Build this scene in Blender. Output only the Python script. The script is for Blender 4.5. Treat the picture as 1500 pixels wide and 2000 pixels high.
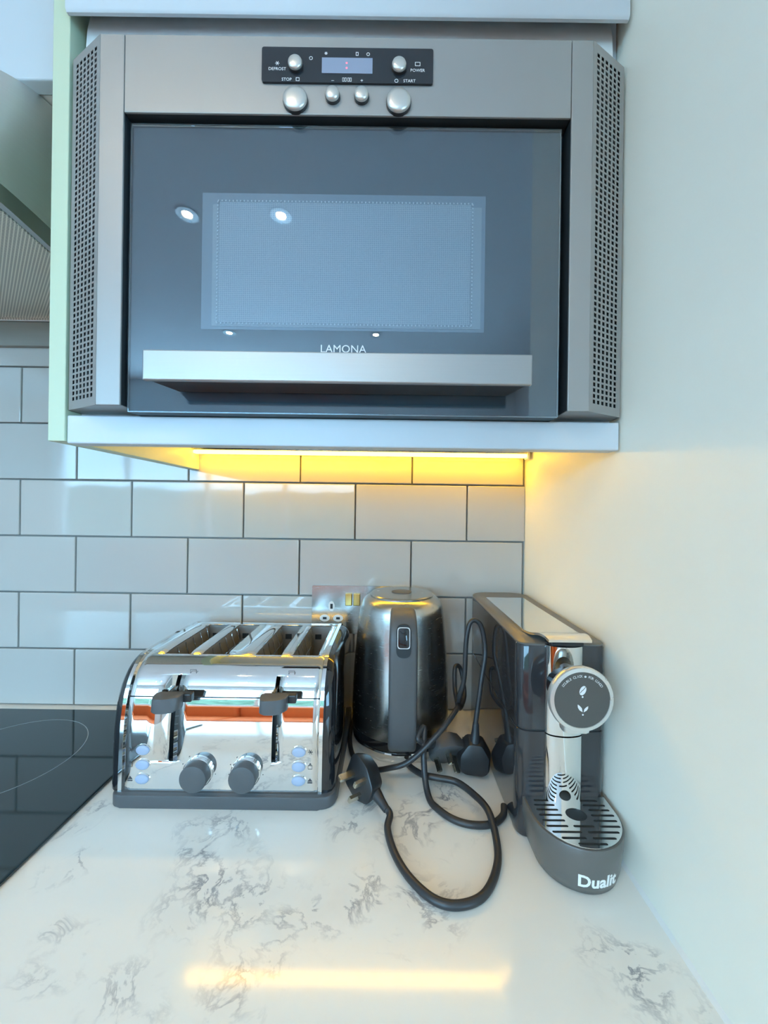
import bpy, bmesh, math, random
from mathutils import Matrix, Vector

random.seed(7)
for o in list(bpy.data.objects):
    bpy.data.objects.remove(o, do_unlink=True)
scene = bpy.context.scene
COL = scene.collection
WT = 0.91                      # worktop height above the floor (m)

# ------------------------------------------------------------------ camera
cam_d = bpy.data.cameras.new('camera')
cam = bpy.data.objects.new('camera', cam_d)
COL.objects.link(cam)
cam_d.sensor_fit = 'VERTICAL'
cam_d.sensor_height = 36.0
cam_d.lens = 36.0 * 750 / 2000
cam_d.shift_x = -0.005
cam_d.shift_y = -0.0015
cam_d.clip_start = 0.01
cam.matrix_world = (Matrix.Translation((0, 0, WT + 0.362)) @ Matrix.Rotation(math.pi / 2, 4, 'X')
                    @ Matrix.Rotation(math.radians(0.77), 4, 'Z'))
scene.camera = cam

# ------------------------------------------------------------------ world, exposure
world = bpy.data.worlds.new('sky')
scene.world = world
world.use_nodes = True
bg = world.node_tree.nodes['Background']
bg.inputs['Color'].default_value = (0.345, 0.69, 1.0, 1)
bg.inputs['Strength'].default_value = 13.0
vs = scene.view_settings
vs.view_transform = 'Standard'
vs.look = 'None'
vs.gamma = 1.0
vs.use_curve_mapping = False
vs.exposure = 0.20
scene.cycles.max_bounces = 7
scene.cycles.adaptive_threshold = 0.12
scene.cycles.adaptive_min_samples = 16
LED_POWER = 25.0
LED_COLOR = (1.0, 0.55, 0.03)
DOWNLIGHT_GLOW = 1050.0
# sky portals in the two window openings (guide the daylight through them)
def portal(name, loc, rot, sx, sy):
    d = bpy.data.lights.new(name, 'AREA')
    d.shape = 'RECTANGLE'
    d.size, d.size_y = sx, sy
    d.cycles.is_portal = True
    o = bpy.data.objects.new(name, d)
    COL.objects.link(o)
    o.location = loc
    o.rotation_euler = rot
portal('sky_portal', (-1.90, -2.66, WT + 0.60), (math.pi / 2, 0, 0), 3.2, 1.2)
portal('sky_portal', (1.16, -1.35, WT + 0.60), (math.pi / 2, 0, math.pi / 2), 1.5, 1.2)

# ------------------------------------------------------------------ materials
def new_mat(name):
    m = bpy.data.materials.new(name)
    m.use_nodes = True
    nt = m.node_tree
    return m, nt, nt.nodes['Principled BSDF']

def N(nt, kind, **kw):
    n = nt.nodes.new(kind)
    for k, v in kw.items():
        if k in n.inputs:
            n.inputs[k].default_value = v
        else:
            setattr(n, k, v)
    return n

def rgb(c):
    return (c[0], c[1], c[2], 1)

def mat(name, color, rough=0.5, metal=0.0, var=0.04, scale=40.0, bump=0.0, bump_scale=200.0, stretch=None, coat=0.0, spec=0.5, aniso=0.0):
    """Plain procedural material: noise-varied colour and roughness, optional fine relief."""
    m, nt, p = new_mat(name)
    p.inputs['Metallic'].default_value = metal
    p.inputs['Specular IOR Level'].default_value = spec
    p.inputs['Coat Weight'].default_value = coat
    p.inputs['Coat Roughness'].default_value = 0.03
    p.inputs['Anisotropic'].default_value = aniso
    tc = N(nt, 'ShaderNodeTexCoord')
    mp = N(nt, 'ShaderNodeMapping')
    if stretch:
        mp.inputs['Scale'].default_value = stretch
    nt.links.new(tc.outputs['Object'], mp.inputs['Vector'])
    no = N(nt, 'ShaderNodeTexNoise', Scale=scale, Detail=4.0)
    nt.links.new(mp.outputs['Vector'], no.inputs['Vector'])
    mx = N(nt, 'ShaderNodeMix', data_type='RGBA')
    mx.inputs[6].default_value = rgb([c * (1 - var) for c in color])
    mx.inputs[7].default_value = rgb([min(1, c * (1 + var)) for c in color])
    nt.links.new(no.outputs['Fac'], mx.inputs[0])
    nt.links.new(mx.outputs[2], p.inputs['Base Color'])
    mr = N(nt, 'ShaderNodeMapRange')
    mr.inputs['To Min'].default_value = max(0, rough * 0.85)
    mr.inputs['To Max'].default_value = min(1, rough * 1.15)
    nt.links.new(no.outputs['Fac'], mr.inputs['Value'])
    nt.links.new(mr.outputs['Result'], p.inputs['Roughness'])
    if bump:
        n2 = N(nt, 'ShaderNodeTexNoise', Scale=bump_scale, Detail=2.0)
        nt.links.new(mp.outputs['Vector'], n2.inputs['Vector'])
        b = N(nt, 'ShaderNodeBump', Strength=bump, Distance=0.001)
        nt.links.new(n2.outputs['Fac'], b.inputs['Height'])
        nt.links.new(b.outputs['Normal'], p.inputs['Normal'])
    return m

def emit(name, color, strength):
    m, nt, p = new_mat(name)
    p.inputs['Base Color'].default_value = rgb(color)
    p.inputs['Emission Color'].default_value = rgb(color)
    p.inputs['Emission Strength'].default_value = strength
    return m

M = {}
M['paint'] = mat('white wall paint', (0.90, 0.885, 0.78), 0.45, var=0.01, bump=0.05, bump_scale=300)
M['ceiling'] = mat('ceiling paint', (0.80, 0.80, 0.79), 0.8, var=0.01)
M['room'] = mat('room wall paint', (0.80, 0.80, 0.78), 0.7, var=0.02)
M['cab'] = mat('white satin cabinet', (0.58, 0.645, 0.69), 0.42, var=0.008, scale=8)
M['cream'] = mat('cream panel edge', (0.54, 0.64, 0.47), 0.4, var=0.01, stretch=(60, 60, 1))
M['rail'] = mat('white cabinet rail', (0.80, 0.81, 0.80), 0.35, var=0.01)
M['grout'] = mat('grey grout', (0.30, 0.285, 0.265), 0.9, var=0.1, scale=300, bump=0.3)
M['steel'] = mat('brushed steel', (0.80, 0.79, 0.77), 0.45, 1.0, var=0.05, scale=18, stretch=(1, 1, 60), bump=0.04, bump_scale=60)
M['handle_steel'] = mat('brushed handle steel', (0.40, 0.40, 0.39), 0.38, 0.8, var=0.04, scale=18, stretch=(1, 1, 60))
M['steel_v'] = mat('brushed kettle steel', (0.50, 0.50, 0.48), 0.26, 1.0, var=0.03, scale=60, stretch=(1, 1, 12))
M['trim_steel'] = mat('silver painted trim', (0.36, 0.36, 0.35), 0.40, 0.45, var=0.015, scale=30)
M['chrome'] = mat('polished chrome', (0.80, 0.80, 0.79), 0.035, 1.0, var=0.01)
M['dull_chrome'] = mat('dull metal', (0.42, 0.42, 0.41), 0.25, 1.0, var=0.05)
M['slot_metal'] = mat('grey slot lining', (0.36, 0.35, 0.33), 0.35, 0.5, var=0.08)
M['orange'] = mat('orange upholstery', (0.78, 0.16, 0.03), 0.8, var=0.1)
M['black'] = mat('black plastic', (0.022, 0.023, 0.025), 0.32, var=0.1)
M['gloss_black'] = mat('glossy black plastic', (0.012, 0.013, 0.016), 0.05, var=0.1, coat=0.6)
M['grey_plastic'] = mat('charcoal grey plastic', (0.085, 0.088, 0.092), 0.42, var=0.06, bump=0.06, bump_scale=900)
M['machine'] = mat('dark grey glossy machine shell', (0.032, 0.033, 0.037), 0.06, var=0.05, coat=0.3, spec=0.5)
M['machine_top'] = mat('grey machine lid', (0.13, 0.125, 0.115), 0.30, var=0.05)
M['cable'] = mat('black rubber cable', (0.03, 0.031, 0.034), 0.38, var=0.1)
M['void'] = mat('painted cavity shade', (0.014, 0.020, 0.024), 0.6)  # near-black puts the shade of gaps and holes into the colour
M['button'] = mat('pale blue button', (0.36, 0.42, 0.55), 0.35, var=0.03)
M['silver_btn'] = mat('satin silver button', (0.66, 0.64, 0.60), 0.30, 0.7, var=0.01)
M['print'] = mat('pale print', (0.75, 0.76, 0.77), 0.5)
M['print_dark'] = mat('dark print', (0.06, 0.06, 0.065), 0.5)
M['print_white'] = mat('white print', (0.86, 0.86, 0.84), 0.45)
M['brass'] = mat('brass', (0.70, 0.48, 0.16), 0.25, 1.0, var=0.04)
M['pin'] = mat('pin metal', (0.72, 0.68, 0.58), 0.25, 1.0)
M['white_plastic'] = mat('white plastic', (0.80, 0.80, 0.77), 0.35)
M['panel_black'] = mat('black control panel', (0.020, 0.024, 0.030), 0.16, var=0.05)
M['lcd'] = mat('lcd window', (0.28, 0.32, 0.42), 0.2, var=0.02)
M['led_red'] = emit('red display dot', (1.0, 0.08, 0.12), 3.0)
M['led'] = emit('led diffuser', LED_COLOR, LED_POWER)
M['lamp'] = emit('downlight lamp', (1.0, 0.82, 0.56), DOWNLIGHT_GLOW)
M['baffle'] = mat('grey brown baffle', (0.27, 0.25, 0.22), 0.4, 0.4, var=0.08, scale=12, stretch=(1, 1, 20))
M['hob'] = mat('black ceramic glass', (0.005, 0.018, 0.023), 0.06, var=0.3, scale=900, spec=0.9)
M['hob_mark'] = mat('pale hob marking', (0.30, 0.33, 0.34), 0.3)
M['hedge'] = mat('hedge leaves', (0.07, 0.10, 0.055), 0.7, var=0.6, scale=9)
M['frame'] = mat('white window frame', (0.8, 0.8, 0.8), 0.4)
M['blind'] = mat('grey green roller blind', (0.34, 0.38, 0.36), 0.8)
M['disc'] = mat('grey dial face', (0.085, 0.083, 0.078), 0.35)
M['ring'] = mat('satin silver ring', (0.74, 0.73, 0.70), 0.28, 0.75)

def tile_material():
    m, nt, p = new_mat('glazed off white tile')
    tc = N(nt, 'ShaderNodeTexCoord')
    oi = N(nt, 'ShaderNodeObjectInfo')
    mx = N(nt, 'ShaderNodeMix', data_type='RGBA')
    mx.inputs[6].default_value = rgb((0.48, 0.465, 0.435))
    mx.inputs[7].default_value = rgb((0.52, 0.505, 0.47))
    nt.links.new(oi.outputs['Random'], mx.inputs[0])
    nt.links.new(mx.outputs[2], p.inputs['Base Color'])
    p.inputs['Roughness'].default_value = 0.05
    no = N(nt, 'ShaderNodeTexNoise', Scale=14.0, Detail=1.0)
    ad = N(nt, 'ShaderNodeVectorMath', operation='ADD')
    nt.links.new(tc.outputs['Object'], ad.inputs[0])
    nt.links.new(oi.outputs['Random'], ad.inputs[1])
    nt.links.new(ad.outputs[0], no.inputs['Vector'])
    b = N(nt, 'ShaderNodeBump', Strength=0.12, Distance=0.002)
    nt.links.new(no.outputs['Fac'], b.inputs['Height'])
    nt.links.new(b.outputs['Normal'], p.inputs['Normal'])
    return m
M['tile'] = tile_material()

def marble_material():
    """White quartz with broken grey veins gathered in loose clouds."""
    m, nt, p = new_mat('white quartz with grey veins')
    tc = N(nt, 'ShaderNodeTexCoord')
    warp = N(nt, 'ShaderNodeTexNoise', Scale=9.0, Detail=3.0)
    nt.links.new(tc.outputs['Object'], warp.inputs['Vector'])
    mixv = N(nt, 'ShaderNodeMix', data_type='RGBA', blend_type='LINEAR_LIGHT')
    mixv.inputs[0].default_value = 0.06
    nt.links.new(tc.outputs['Object'], mixv.inputs[6])
    nt.links.new(warp.outputs['Color'], mixv.inputs[7])
    vein = N(nt, 'ShaderNodeTexNoise', Scale=30.0, Detail=5.0, Roughness=0.62)
    nt.links.new(mixv.outputs[2], vein.inputs['Vector'])
    sub = N(nt, 'ShaderNodeMath', operation='SUBTRACT'); sub.inputs[1].default_value = 0.5
    nt.links.new(vein.outputs['Fac'], sub.inputs[0])
    ab = N(nt, 'ShaderNodeMath', operation='ABSOLUTE')
    nt.links.new(sub.outputs[0], ab.inputs[0])
    thin = N(nt, 'ShaderNodeMapRange')
    thin.inputs['From Min'].default_value = 0.0
    thin.inputs['From Max'].default_value = 0.045
    thin.inputs['To Min'].default_value = 1.0
    thin.inputs['To Max'].default_value = 0.0
    nt.links.new(ab.outputs[0], thin.inputs['Value'])
    cloud = N(nt, 'ShaderNodeTexNoise', Scale=26.0, Detail=3.0)
    mp = N(nt, 'ShaderNodeMapping'); mp.inputs['Location'].default_value = (0.35, 0.12, 0.0)
    nt.links.new(tc.outputs['Object'], mp.inputs['Vector'])
    nt.links.new(mp.outputs['Vector'], cloud.inputs['Vector'])
    cr = N(nt, 'ShaderNodeMapRange')
    cr.inputs['From Min'].default_value = 0.52
    cr.inputs['From Max'].default_value = 0.66
    nt.links.new(cloud.outputs['Fac'], cr.inputs['Value'])
    # where this slab's clouds of veins lie (metres on the slab: x, depth, radius)
    spots = [(-.172, .412, .045), (-.150, .365, .05), (-.105, .338, .045), (-.030, .345, .04), (.022, .350, .045), (-.190, .272, .04),
             (.190, .312, .035), (.205, .288, .04), (-.268, .318, .03), (-.10, .290, .03), (-.30, .385, .025), (-.34, .45, .02), (.06, .46, .05), (-.02, .44, .04)]
    field = None
    for x, d, r in spots:
        ds = N(nt, 'ShaderNodeVectorMath', operation='DISTANCE'); ds.inputs[1].default_value = (x, d, WT)
        nt.links.new(mixv.outputs[2], ds.inputs[0])
        mr = N(nt, 'ShaderNodeMapRange'); mr.inputs['From Min'].default_value = r * 1.25; mr.inputs['From Max'].default_value = r * .3
        nt.links.new(ds.outputs['Value'], mr.inputs['Value'])
        if field is None:
            field = mr.outputs['Result']
        else:
            mxn = N(nt, 'ShaderNodeMath', operation='MAXIMUM')
            nt.links.new(field, mxn.inputs[0]); nt.links.new(mr.outputs['Result'], mxn.inputs[1])
            field = mxn.outputs[0]
    cr.inputs['From Min'].default_value = 0.40
    cr.inputs['From Max'].default_value = 0.60
    both = N(nt, 'ShaderNodeMath', operation='MULTIPLY')
    nt.links.new(cr.outputs['Result'], both.inputs[0]); nt.links.new(field, both.inputs[1])
    class _F: pass
    cr = _F(); cr.outputs = {'Result': both.outputs[0]}
    mul = N(nt, 'ShaderNodeMath', operation='MULTIPLY')
    nt.links.new(thin.outputs['Result'], mul.inputs[0])
    nt.links.new(cr.outputs['Result'], mul.inputs[1])
    m2 = N(nt, 'ShaderNodeMath', operation='MULTIPLY'); m2.inputs[1].default_value = 0.75
    nt.links.new(mul.outputs[0], m2.inputs[0])
    soft = N(nt, 'ShaderNodeMath', operation='MULTIPLY_ADD'); soft.inputs[1].default_value = 0.07
    nt.links.new(cr.outputs['Result'], soft.inputs[0])
    nt.links.new(m2.outputs[0], soft.inputs[2])
    mx = N(nt, 'ShaderNodeMix', data_type='RGBA')
    mx.inputs[6].default_value = rgb((0.84, 0.825, 0.77))
    mx.inputs[7].default_value = rgb((0.13, 0.14, 0.18))
    nt.links.new(soft.outputs[0], mx.inputs[0])
    nt.links.new(mx.outputs[2], p.inputs['Base Color'])
    p.inputs['Roughness'].default_value = 0.09
    return m
M['marble'] = marble_material()

def floor_material():
    m, nt, p = new_mat('orange oak boards')
    tc = N(nt, 'ShaderNodeTexCoord')
    mp = N(nt, 'ShaderNodeMapping'); mp.inputs['Scale'].default_value = (1.2, 9.0, 1.0)
    nt.links.new(tc.outputs['Object'], mp.inputs['Vector'])
    no = N(nt, 'ShaderNodeTexNoise', Scale=3.0, Detail=6.0)
    nt.links.new(mp.outputs['Vector'], no.inputs['Vector'])
    mx = N(nt, 'ShaderNodeMix', data_type='RGBA')
    mx.inputs[6].default_value = rgb((0.42, 0.12, 0.035))
    mx.inputs[7].default_value = rgb((0.62, 0.22, 0.07))
    nt.links.new(no.outputs['Fac'], mx.inputs[0])
    nt.links.new(mx.outputs[2], p.inputs['Base Color'])
    p.inputs['Roughness'].default_value = 0.4
    return m
M['floor'] = floor_material()

def door_glass_material():
    """Smoked oven-door glass: part mirror, part see-through."""
    m, nt, p = new_mat('smoked door glass')
    nt.nodes.remove(p)
    out = [n for n in nt.nodes if n.type == 'OUTPUT_MATERIAL'][0]
    tr = N(nt, 'ShaderNodeBsdfTransparent'); tr.inputs['Color'].default_value = (0.80, 0.86, 0.90, 1)
    gl = N(nt, 'ShaderNodeBsdfGlossy', Roughness=0.003); gl.inputs['Color'].default_value = (0.95, 0.98, 1, 1)
    lw = N(nt, 'ShaderNodeLayerWeight', Blend=0.5)
    pw = N(nt, 'ShaderNodeMath', operation='POWER'); pw.inputs[1].default_value = 4.0
    nt.links.new(lw.outputs['Facing'], pw.inputs[0])
    fr = N(nt, 'ShaderNodeMath', operation='MULTIPLY_ADD'); fr.inputs[1].default_value = 0.6; fr.inputs[2].default_value = 0.09
    nt.links.new(pw.outputs[0], fr.inputs[0])
    mx = N(nt, 'ShaderNodeMixShader')
    nt.links.new(fr.outputs[0], mx.inputs[0])
    nt.links.new(tr.outputs[0], mx.inputs[1])
    nt.links.new(gl.outputs[0], mx.inputs[2])
    nt.links.new(mx.outputs[0], out.inputs['Surface'])
    return m
M['glass'] = door_glass_material()

def dots_material(name, base, hole, scale, size, rough=0.4, metal=0.0, rot=0.0, axes=(0, 2)):
    """Fine perforation print: staggered dots too small to model."""
    m, nt, p = new_mat(name)
    tc = N(nt, 'ShaderNodeTexCoord')
    mp = N(nt, 'ShaderNodeMapping')
    mp.inputs['Rotation'].default_value = (0, rot, 0) if axes == (0, 2) else (0, 0, rot)
    mp.inputs['Scale'].default_value = (scale, scale, scale)
    nt.links.new(tc.outputs['Object'], mp.inputs['Vector'])
    sx = N(nt, 'ShaderNodeSeparateXYZ')
    nt.links.new(mp.outputs['Vector'], sx.inputs[0])
    def wave(i):
        s = N(nt, 'ShaderNodeMath', operation='SINE')
        nt.links.new(sx.outputs[i], s.inputs[0])
        return s
    mul = N(nt, 'ShaderNodeMath', operation='MULTIPLY')
    nt.links.new(wave(axes[0]).outputs[0], mul.inputs[0])
    nt.links.new(wave(axes[1]).outputs[0], mul.inputs[1])
    ab = N(nt, 'ShaderNodeMath', operation='ABSOLUTE')
    nt.links.new(mul.outputs[0], ab.inputs[0])
    gt = N(nt, 'ShaderNodeMapRange')
    gt.inputs['From Min'].default_value = size - 0.15
    gt.inputs['From Max'].default_value = size + 0.15
    nt.links.new(ab.outputs[0], gt.inputs['Value'])
    mx = N(nt, 'ShaderNodeMix', data_type='RGBA')
    mx.inputs[6].default_value = rgb(base)
    mx.inputs[7].default_value = rgb(hole)
    nt.links.new(gt.outputs['Result'], mx.inputs[0])
    nt.links.new(mx.outputs[2], p.inputs['Base Color'])
    p.inputs['Roughness'].default_value = rough
    p.inputs['Metallic'].default_value = metal
    return m
M['screen'] = dots_material('perforated oven screen', (0.46, 0.50, 0.53), (0.27, 0.32, 0.36), 1600, 0.5)
M['screen_frame'] = mat('grey blue oven window border', (0.24, 0.29, 0.33), 0.4, var=0.02)
M['screen_edge'] = mat('pale oven window rim', (0.36, 0.40, 0.43), 0.4, var=0.02)
M['door_back'] = mat('dark blue grey door liner', (0.045, 0.075, 0.095), 0.5, var=0.05)
M['filter'] = dots_material('perforated steel filter', (0.85, 0.81, 0.71), (0.33, 0.32, 0.28), 900, 0.42, rough=0.5, metal=0.4, rot=0.75, axes=(0, 1))

# ------------------------------------------------------------------ geometry helpers (millimetres: x right, d away from camera, z above worktop)
def W(v):
    return Vector((v[0] / 1000, v[1] / 1000, v[2] / 1000 + WT))

def catmull(pts, n=8, closed=False):
    P = [Vector(p) for p in pts]
    out = []
    L = len(P)
    for i in range(L if closed else L - 1):
        p1, p2 = P[i], P[(i + 1) % L]
        p0 = P[i - 1] if (i > 0 or closed) else p1 * 2 - p2
        p3 = P[(i + 2) % L] if (i + 2 < L or closed) else p2 * 2 - p1
        for k in range(n):
            t = k / n
            out.append(0.5 * ((2 * p1) + (p2 - p0) * t + (2 * p0 - 5 * p1 + 4 * p2 - p3) * t * t + (3 * p1 - p0 - 3 * p2 + p3) * t ** 3))
    if not closed:
        out.append(P[-1])
    return out

def rounded(pts, r, n=5):
    """Round the corners of a closed 2-D polygon."""
    out = []
    L = len(pts)
    for i in range(L):
        p = Vector(pts[i]); a = Vector(pts[i - 1]); b = Vector(pts[(i + 1) % L])
        rr = r[i] if isinstance(r, (list, tuple)) else r
        if rr <= 0:
            out.append((p.x, p.y)); continue
        da = (a - p).normalized(); db = (b - p).normalized()
        q = min(rr, (a - p).length * .49, (b - p).length * .49)
        s, e = p + da * q, p + db * q
        for k in range(n + 1):
            t = k / n
            v = s * (1 - t) ** 2 + p * 2 * t * (1 - t) + e * t * t
            out.append((v.x, v.y))
    return out

class MB:
    def __init__(self):
        self.bm = bmesh.new()
    def add(self, verts, faces, fn=None):
        vs_ = [self.bm.verts.new(fn(v) if fn else v) for v in verts]
        for f in faces:
            try:
                self.bm.faces.new([vs_[i] for i in f])
            except ValueError:
                pass
        return vs_
    def box(self, x0, x1, d0, d1, z0, z1, bevel=0.0, seg=2):
        v = [(x, d, z) for z in (z0, z1) for d in (d0, d1) for x in (x0, x1)]
        f = [(0, 1, 3, 2), (4, 6, 7, 5), (0, 4, 5, 1), (2, 3, 7, 6), (0, 2, 6, 4), (1, 5, 7, 3)]
        nv = self.add(v, f)
        if bevel:
            ed = {e for q in nv for e in q.link_edges}
            bmesh.ops.bevel(self.bm, geom=list(ed), offset=bevel, segments=seg, profile=0.5, affect='EDGES')
        return self
    def prism(self, poly, fn0, fn1, bevel=0.0, seg=2):
        """poly: 2-D points; fn0/fn1 map a point to 3-D at either end."""
        n = len(poly)
        a = [fn0(p) for p in poly]; b = [fn1(p) for p in poly]
        f = [tuple(range(n)), tuple(range(2 * n - 1, n - 1, -1))]
        f += [(i, n + i, n + (i + 1) % n, (i + 1) % n) for i in range(n)]
        nv = self.add(a + b, f)
        if bevel:
            caps = set(nv[:n]), set(nv[n:])
            ed = [e for e in {e for q in nv for e in q.link_edges} if any(e.verts[0] in c and e.verts[1] in c for c in caps)]
            bmesh.ops.bevel(self.bm, geom=ed, offset=bevel, segments=seg, profile=0.5, affect='EDGES')
        return self
    def loft(self, rings, cap=True):
        n = len(rings[0])
        v = [p for r in rings for p in r]
        f = []
        for k in range(len(rings) - 1):
            for i in range(n):
                j = (i + 1) % n
                f.append((k * n + i, k * n + j, (k + 1) * n + j, (k + 1) * n + i))
        if cap:
            f.append(tuple(range(n - 1, -1, -1)))
            f.append(tuple((len(rings) - 1) * n + i for i in range(n)))
        self.add(v, f)
        return self
    def lathe(self, prof, c, axis='z', seg=48, cap=True):
        """prof: (radius, height) pairs; axis 'z' or 'd' (towards the camera is negative d)."""
        rings = []
        for r, h in prof:
            ring = []
            for k in range(seg):
                t = 2 * math.pi * k / seg
                if axis == 'z':
                    ring.append((c[0] + r * math.cos(t), c[1] + r * math.sin(t), c[2] + h))
                else:
                    ring.append((c[0] + r * math.cos(t), c[1] + h, c[2] + r * math.sin(t)))
            rings.append(ring)
        return self.loft(rings, cap)
    def tube(self, pts, r, seg=12, cap=True):
        P = [Vector(p) for p in pts]
        rings = []
        up = Vector((0, 0, 1))
        prev = None
        for i, p in enumerate(P):
            t = (P[min(i + 1, len(P) - 1)] - P[max(i - 1, 0)]).normalized()
            if prev is None:
                prev = t.cross(up if abs(t.z) < .9 else Vector((1, 0, 0))).normalized()
            n = (prev - t * prev.dot(t)).normalized()
            prev = n
            b = t.cross(n)
            rr = r[i] if isinstance(r, (list, tuple)) else r
            rings.append([p + (n * math.cos(2 * math.pi * k / seg) + b * math.sin(2 * math.pi * k / seg)) * rr for k in range(seg)])
        return self.loft(rings, cap)
    def build(self, name, m, parent=None, smooth=None, solid=0.0, recalc=True):
        bm = self.bm
        if recalc:
            bmesh.ops.recalc_face_normals(bm, faces=bm.faces)
        off = base(parent)
        for v in bm.verts:
            v.co = W(v.co) - off
        me = bpy.data.meshes.new(name)
        bm.to_mesh(me)
        bm.free()
        me.materials.append(M[m])
        if smooth is not None:
            for p in me.polygons:
                p.use_smooth = True
            me.set_sharp_from_angle(angle=math.radians(smooth))
        o = bpy.data.objects.new(name, me)
        COL.objects.link(o)
        if parent:
            o.parent = parent
        if solid:
            s = o.modifiers.new('thickness', 'SOLIDIFY')
            s.thickness = solid / 1000
            s.offset = -1
        return o

def base(o):
    v = Vector((0, 0, 0))
    while o:
        v = v + o.location
        o = o.parent
    return v

def thing(name, label, cat, at, group=None):
    o = bpy.data.objects.new(name, None)
    o.empty_display_size = 0.02
    COL.objects.link(o)
    o.location = W(at)
    return tag(o, label, cat, group)

def tag(o, label, cat, group=None):
    o['label'] = label
    o['category'] = cat
    if group:
        o['group'] = group
    return o

def struct(o):
    o['kind'] = 'structure'
    return o

def curve_mesh(splines=None, text=None, size=1.0, extrude=0.0, align='CENTER', bold=0.0):
    """2-D filled outline (holes allowed) or text, returned as vertices and faces."""
    if text is not None:
        c = bpy.data.curves.new('t', 'FONT')
        c.body = text
        c.size = size
        c.align_x = align
        c.offset = bold
        c.resolution_u = 3
    else:
        c = bpy.data.curves.new('t', 'CURVE')
        c.dimensions = '2D'
        for s in splines:
            sp = c.splines.new('POLY')
            sp.points.add(len(s) - 1)
            for q, p in zip(sp.points, s):
                q.co = (p[0], p[1], 0, 1)
            sp.use_cyclic_u = True
    c.fill_mode = 'BOTH'
    c.extrude = extrude
    o = bpy.data.objects.new('t', c)
    COL.objects.link(o)
    bpy.context.view_layer.update()
    me = bpy.data.meshes.new_from_object(o.evaluated_get(bpy.context.evaluated_depsgraph_get()))
    v = [tuple(q.co) for q in me.vertices]
    f = [tuple(p.vertices) for p in me.polygons]
    bpy.data.objects.remove(o)
    bpy.data.curves.remove(c)
    bpy.data.meshes.remove(me)
    return v, f

def oval(cx, cy, rx, ry, n=24):
    return [(cx + rx * math.cos(2 * math.pi * k / n), cy + ry * math.sin(2 * math.pi * k / n)) for k in range(n)]

def stadium(x0, x1, y, h, n=5):
    r = h / 2
    a = [(x1 - r + r * math.cos(t), y + r * math.sin(t)) for t in [(-.5 + k / n) * math.pi for k in range(n + 1)]]
    b = [(x0 + r + r * math.cos(t), y + r * math.sin(t)) for t in [(.5 + k / n) * math.pi for k in range(n + 1)]]
    return a + b

def front(x, z, d):
    """Map flat (a, b, c) artwork onto a surface facing the camera."""
    return lambda v: (x + v[0], d - v[2], z + v[1])

def lettering(s, size, x, z, d, m, parent, name='lettering', bold=0.0, align='CENTER', thick=0.06):
    v, f = curve_mesh(text=s, size=size, extrude=thick, align=align, bold=bold)
    mb = MB(); mb.add(v, f, front(x, z, d))
    return mb.build(name, m, parent)

WALL_D, RIGHT_X = 704, 247

# ------------------------------------------------------------------ the setting
def slab(name, m, x0, x1, d0, d1, z0, z1):
    mb = MB(); mb.box(x0, x1, d0, d1, z0, z1)
    return struct(mb.build(name, m))

FLOOR, CEIL = -910, 1490
slab('floor', 'floor', -4000, 1250, -2800, 860, FLOOR - 60, FLOOR)
slab('ceiling', 'ceiling', -4000, 1250, -2800, 860, CEIL, CEIL + 60)
wall_back = slab('wall_back', 'grout', -4000, 1250, WALL_D, WALL_D + 100, FLOOR, CEIL)
slab('wall_right', 'paint', RIGHT_X, RIGHT_X + 60, 100, WALL_D, FLOOR, CEIL)
slab('wall_left', 'room', -4060, -4000, -2800, 860, FLOOR, CEIL)

def wall_with_hole(name, m, horizontal, c0, c1, lo, hi, w0, w1, z0, z1):
    """Wall along x (horizontal) or along d with one window opening."""
    mb = MB()
    for a0, a1, b0, b1 in ((lo, w0, FLOOR, CEIL), (w1, hi, FLOOR, CEIL), (w0, w1, FLOOR, z0), (w0, w1, z1, CEIL)):
        if horizontal:
            mb.box(a0, a1, c0, c1, b0, b1)
        else:
            mb.box(c0, c1, a0, a1, b0, b1)
    return struct(mb.build(name, m))
wall_with_hole('wall_front', 'room', True, -2700, -2600, -4000, 1250, -3500, -300, 0, 1200)
wall_with_hole('wall_far_right', 'room', False, 1100, 1200, -2600, WALL_D, -2100, -600, 0, 1200)

w1 = bpy.data.objects.new('window_1', None); COL.objects.link(w1); struct(w1); w1.location = W((-1900, -2650, 0))
for x in (-3500, -2740, -1920, -1120, -340):
    mb = MB(); mb.box(x, x + 40, -2690, -2640, 0, 1200); mb.build('mullion', 'frame', w1)
for z in (0, 1160):
    mb = MB(); mb.box(-3460, -340, -2690, -2640, z, z + 40); mb.build('window_rail', 'frame', w1)
w2 = bpy.data.objects.new('window_2', None); COL.objects.link(w2); struct(w2); w2.location = W((1150, -1350, 0))
for d in (-2100, -1375, -640):
    mb = MB(); mb.box(1120, 1170, d, d + 40, 0, 1200); mb.build('mullion', 'frame', w2)
for z in (0, 1160):
    mb = MB(); mb.box(1120, 1170, -2060, -640, z, z + 40); mb.build('window_rail', 'frame', w2)

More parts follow.
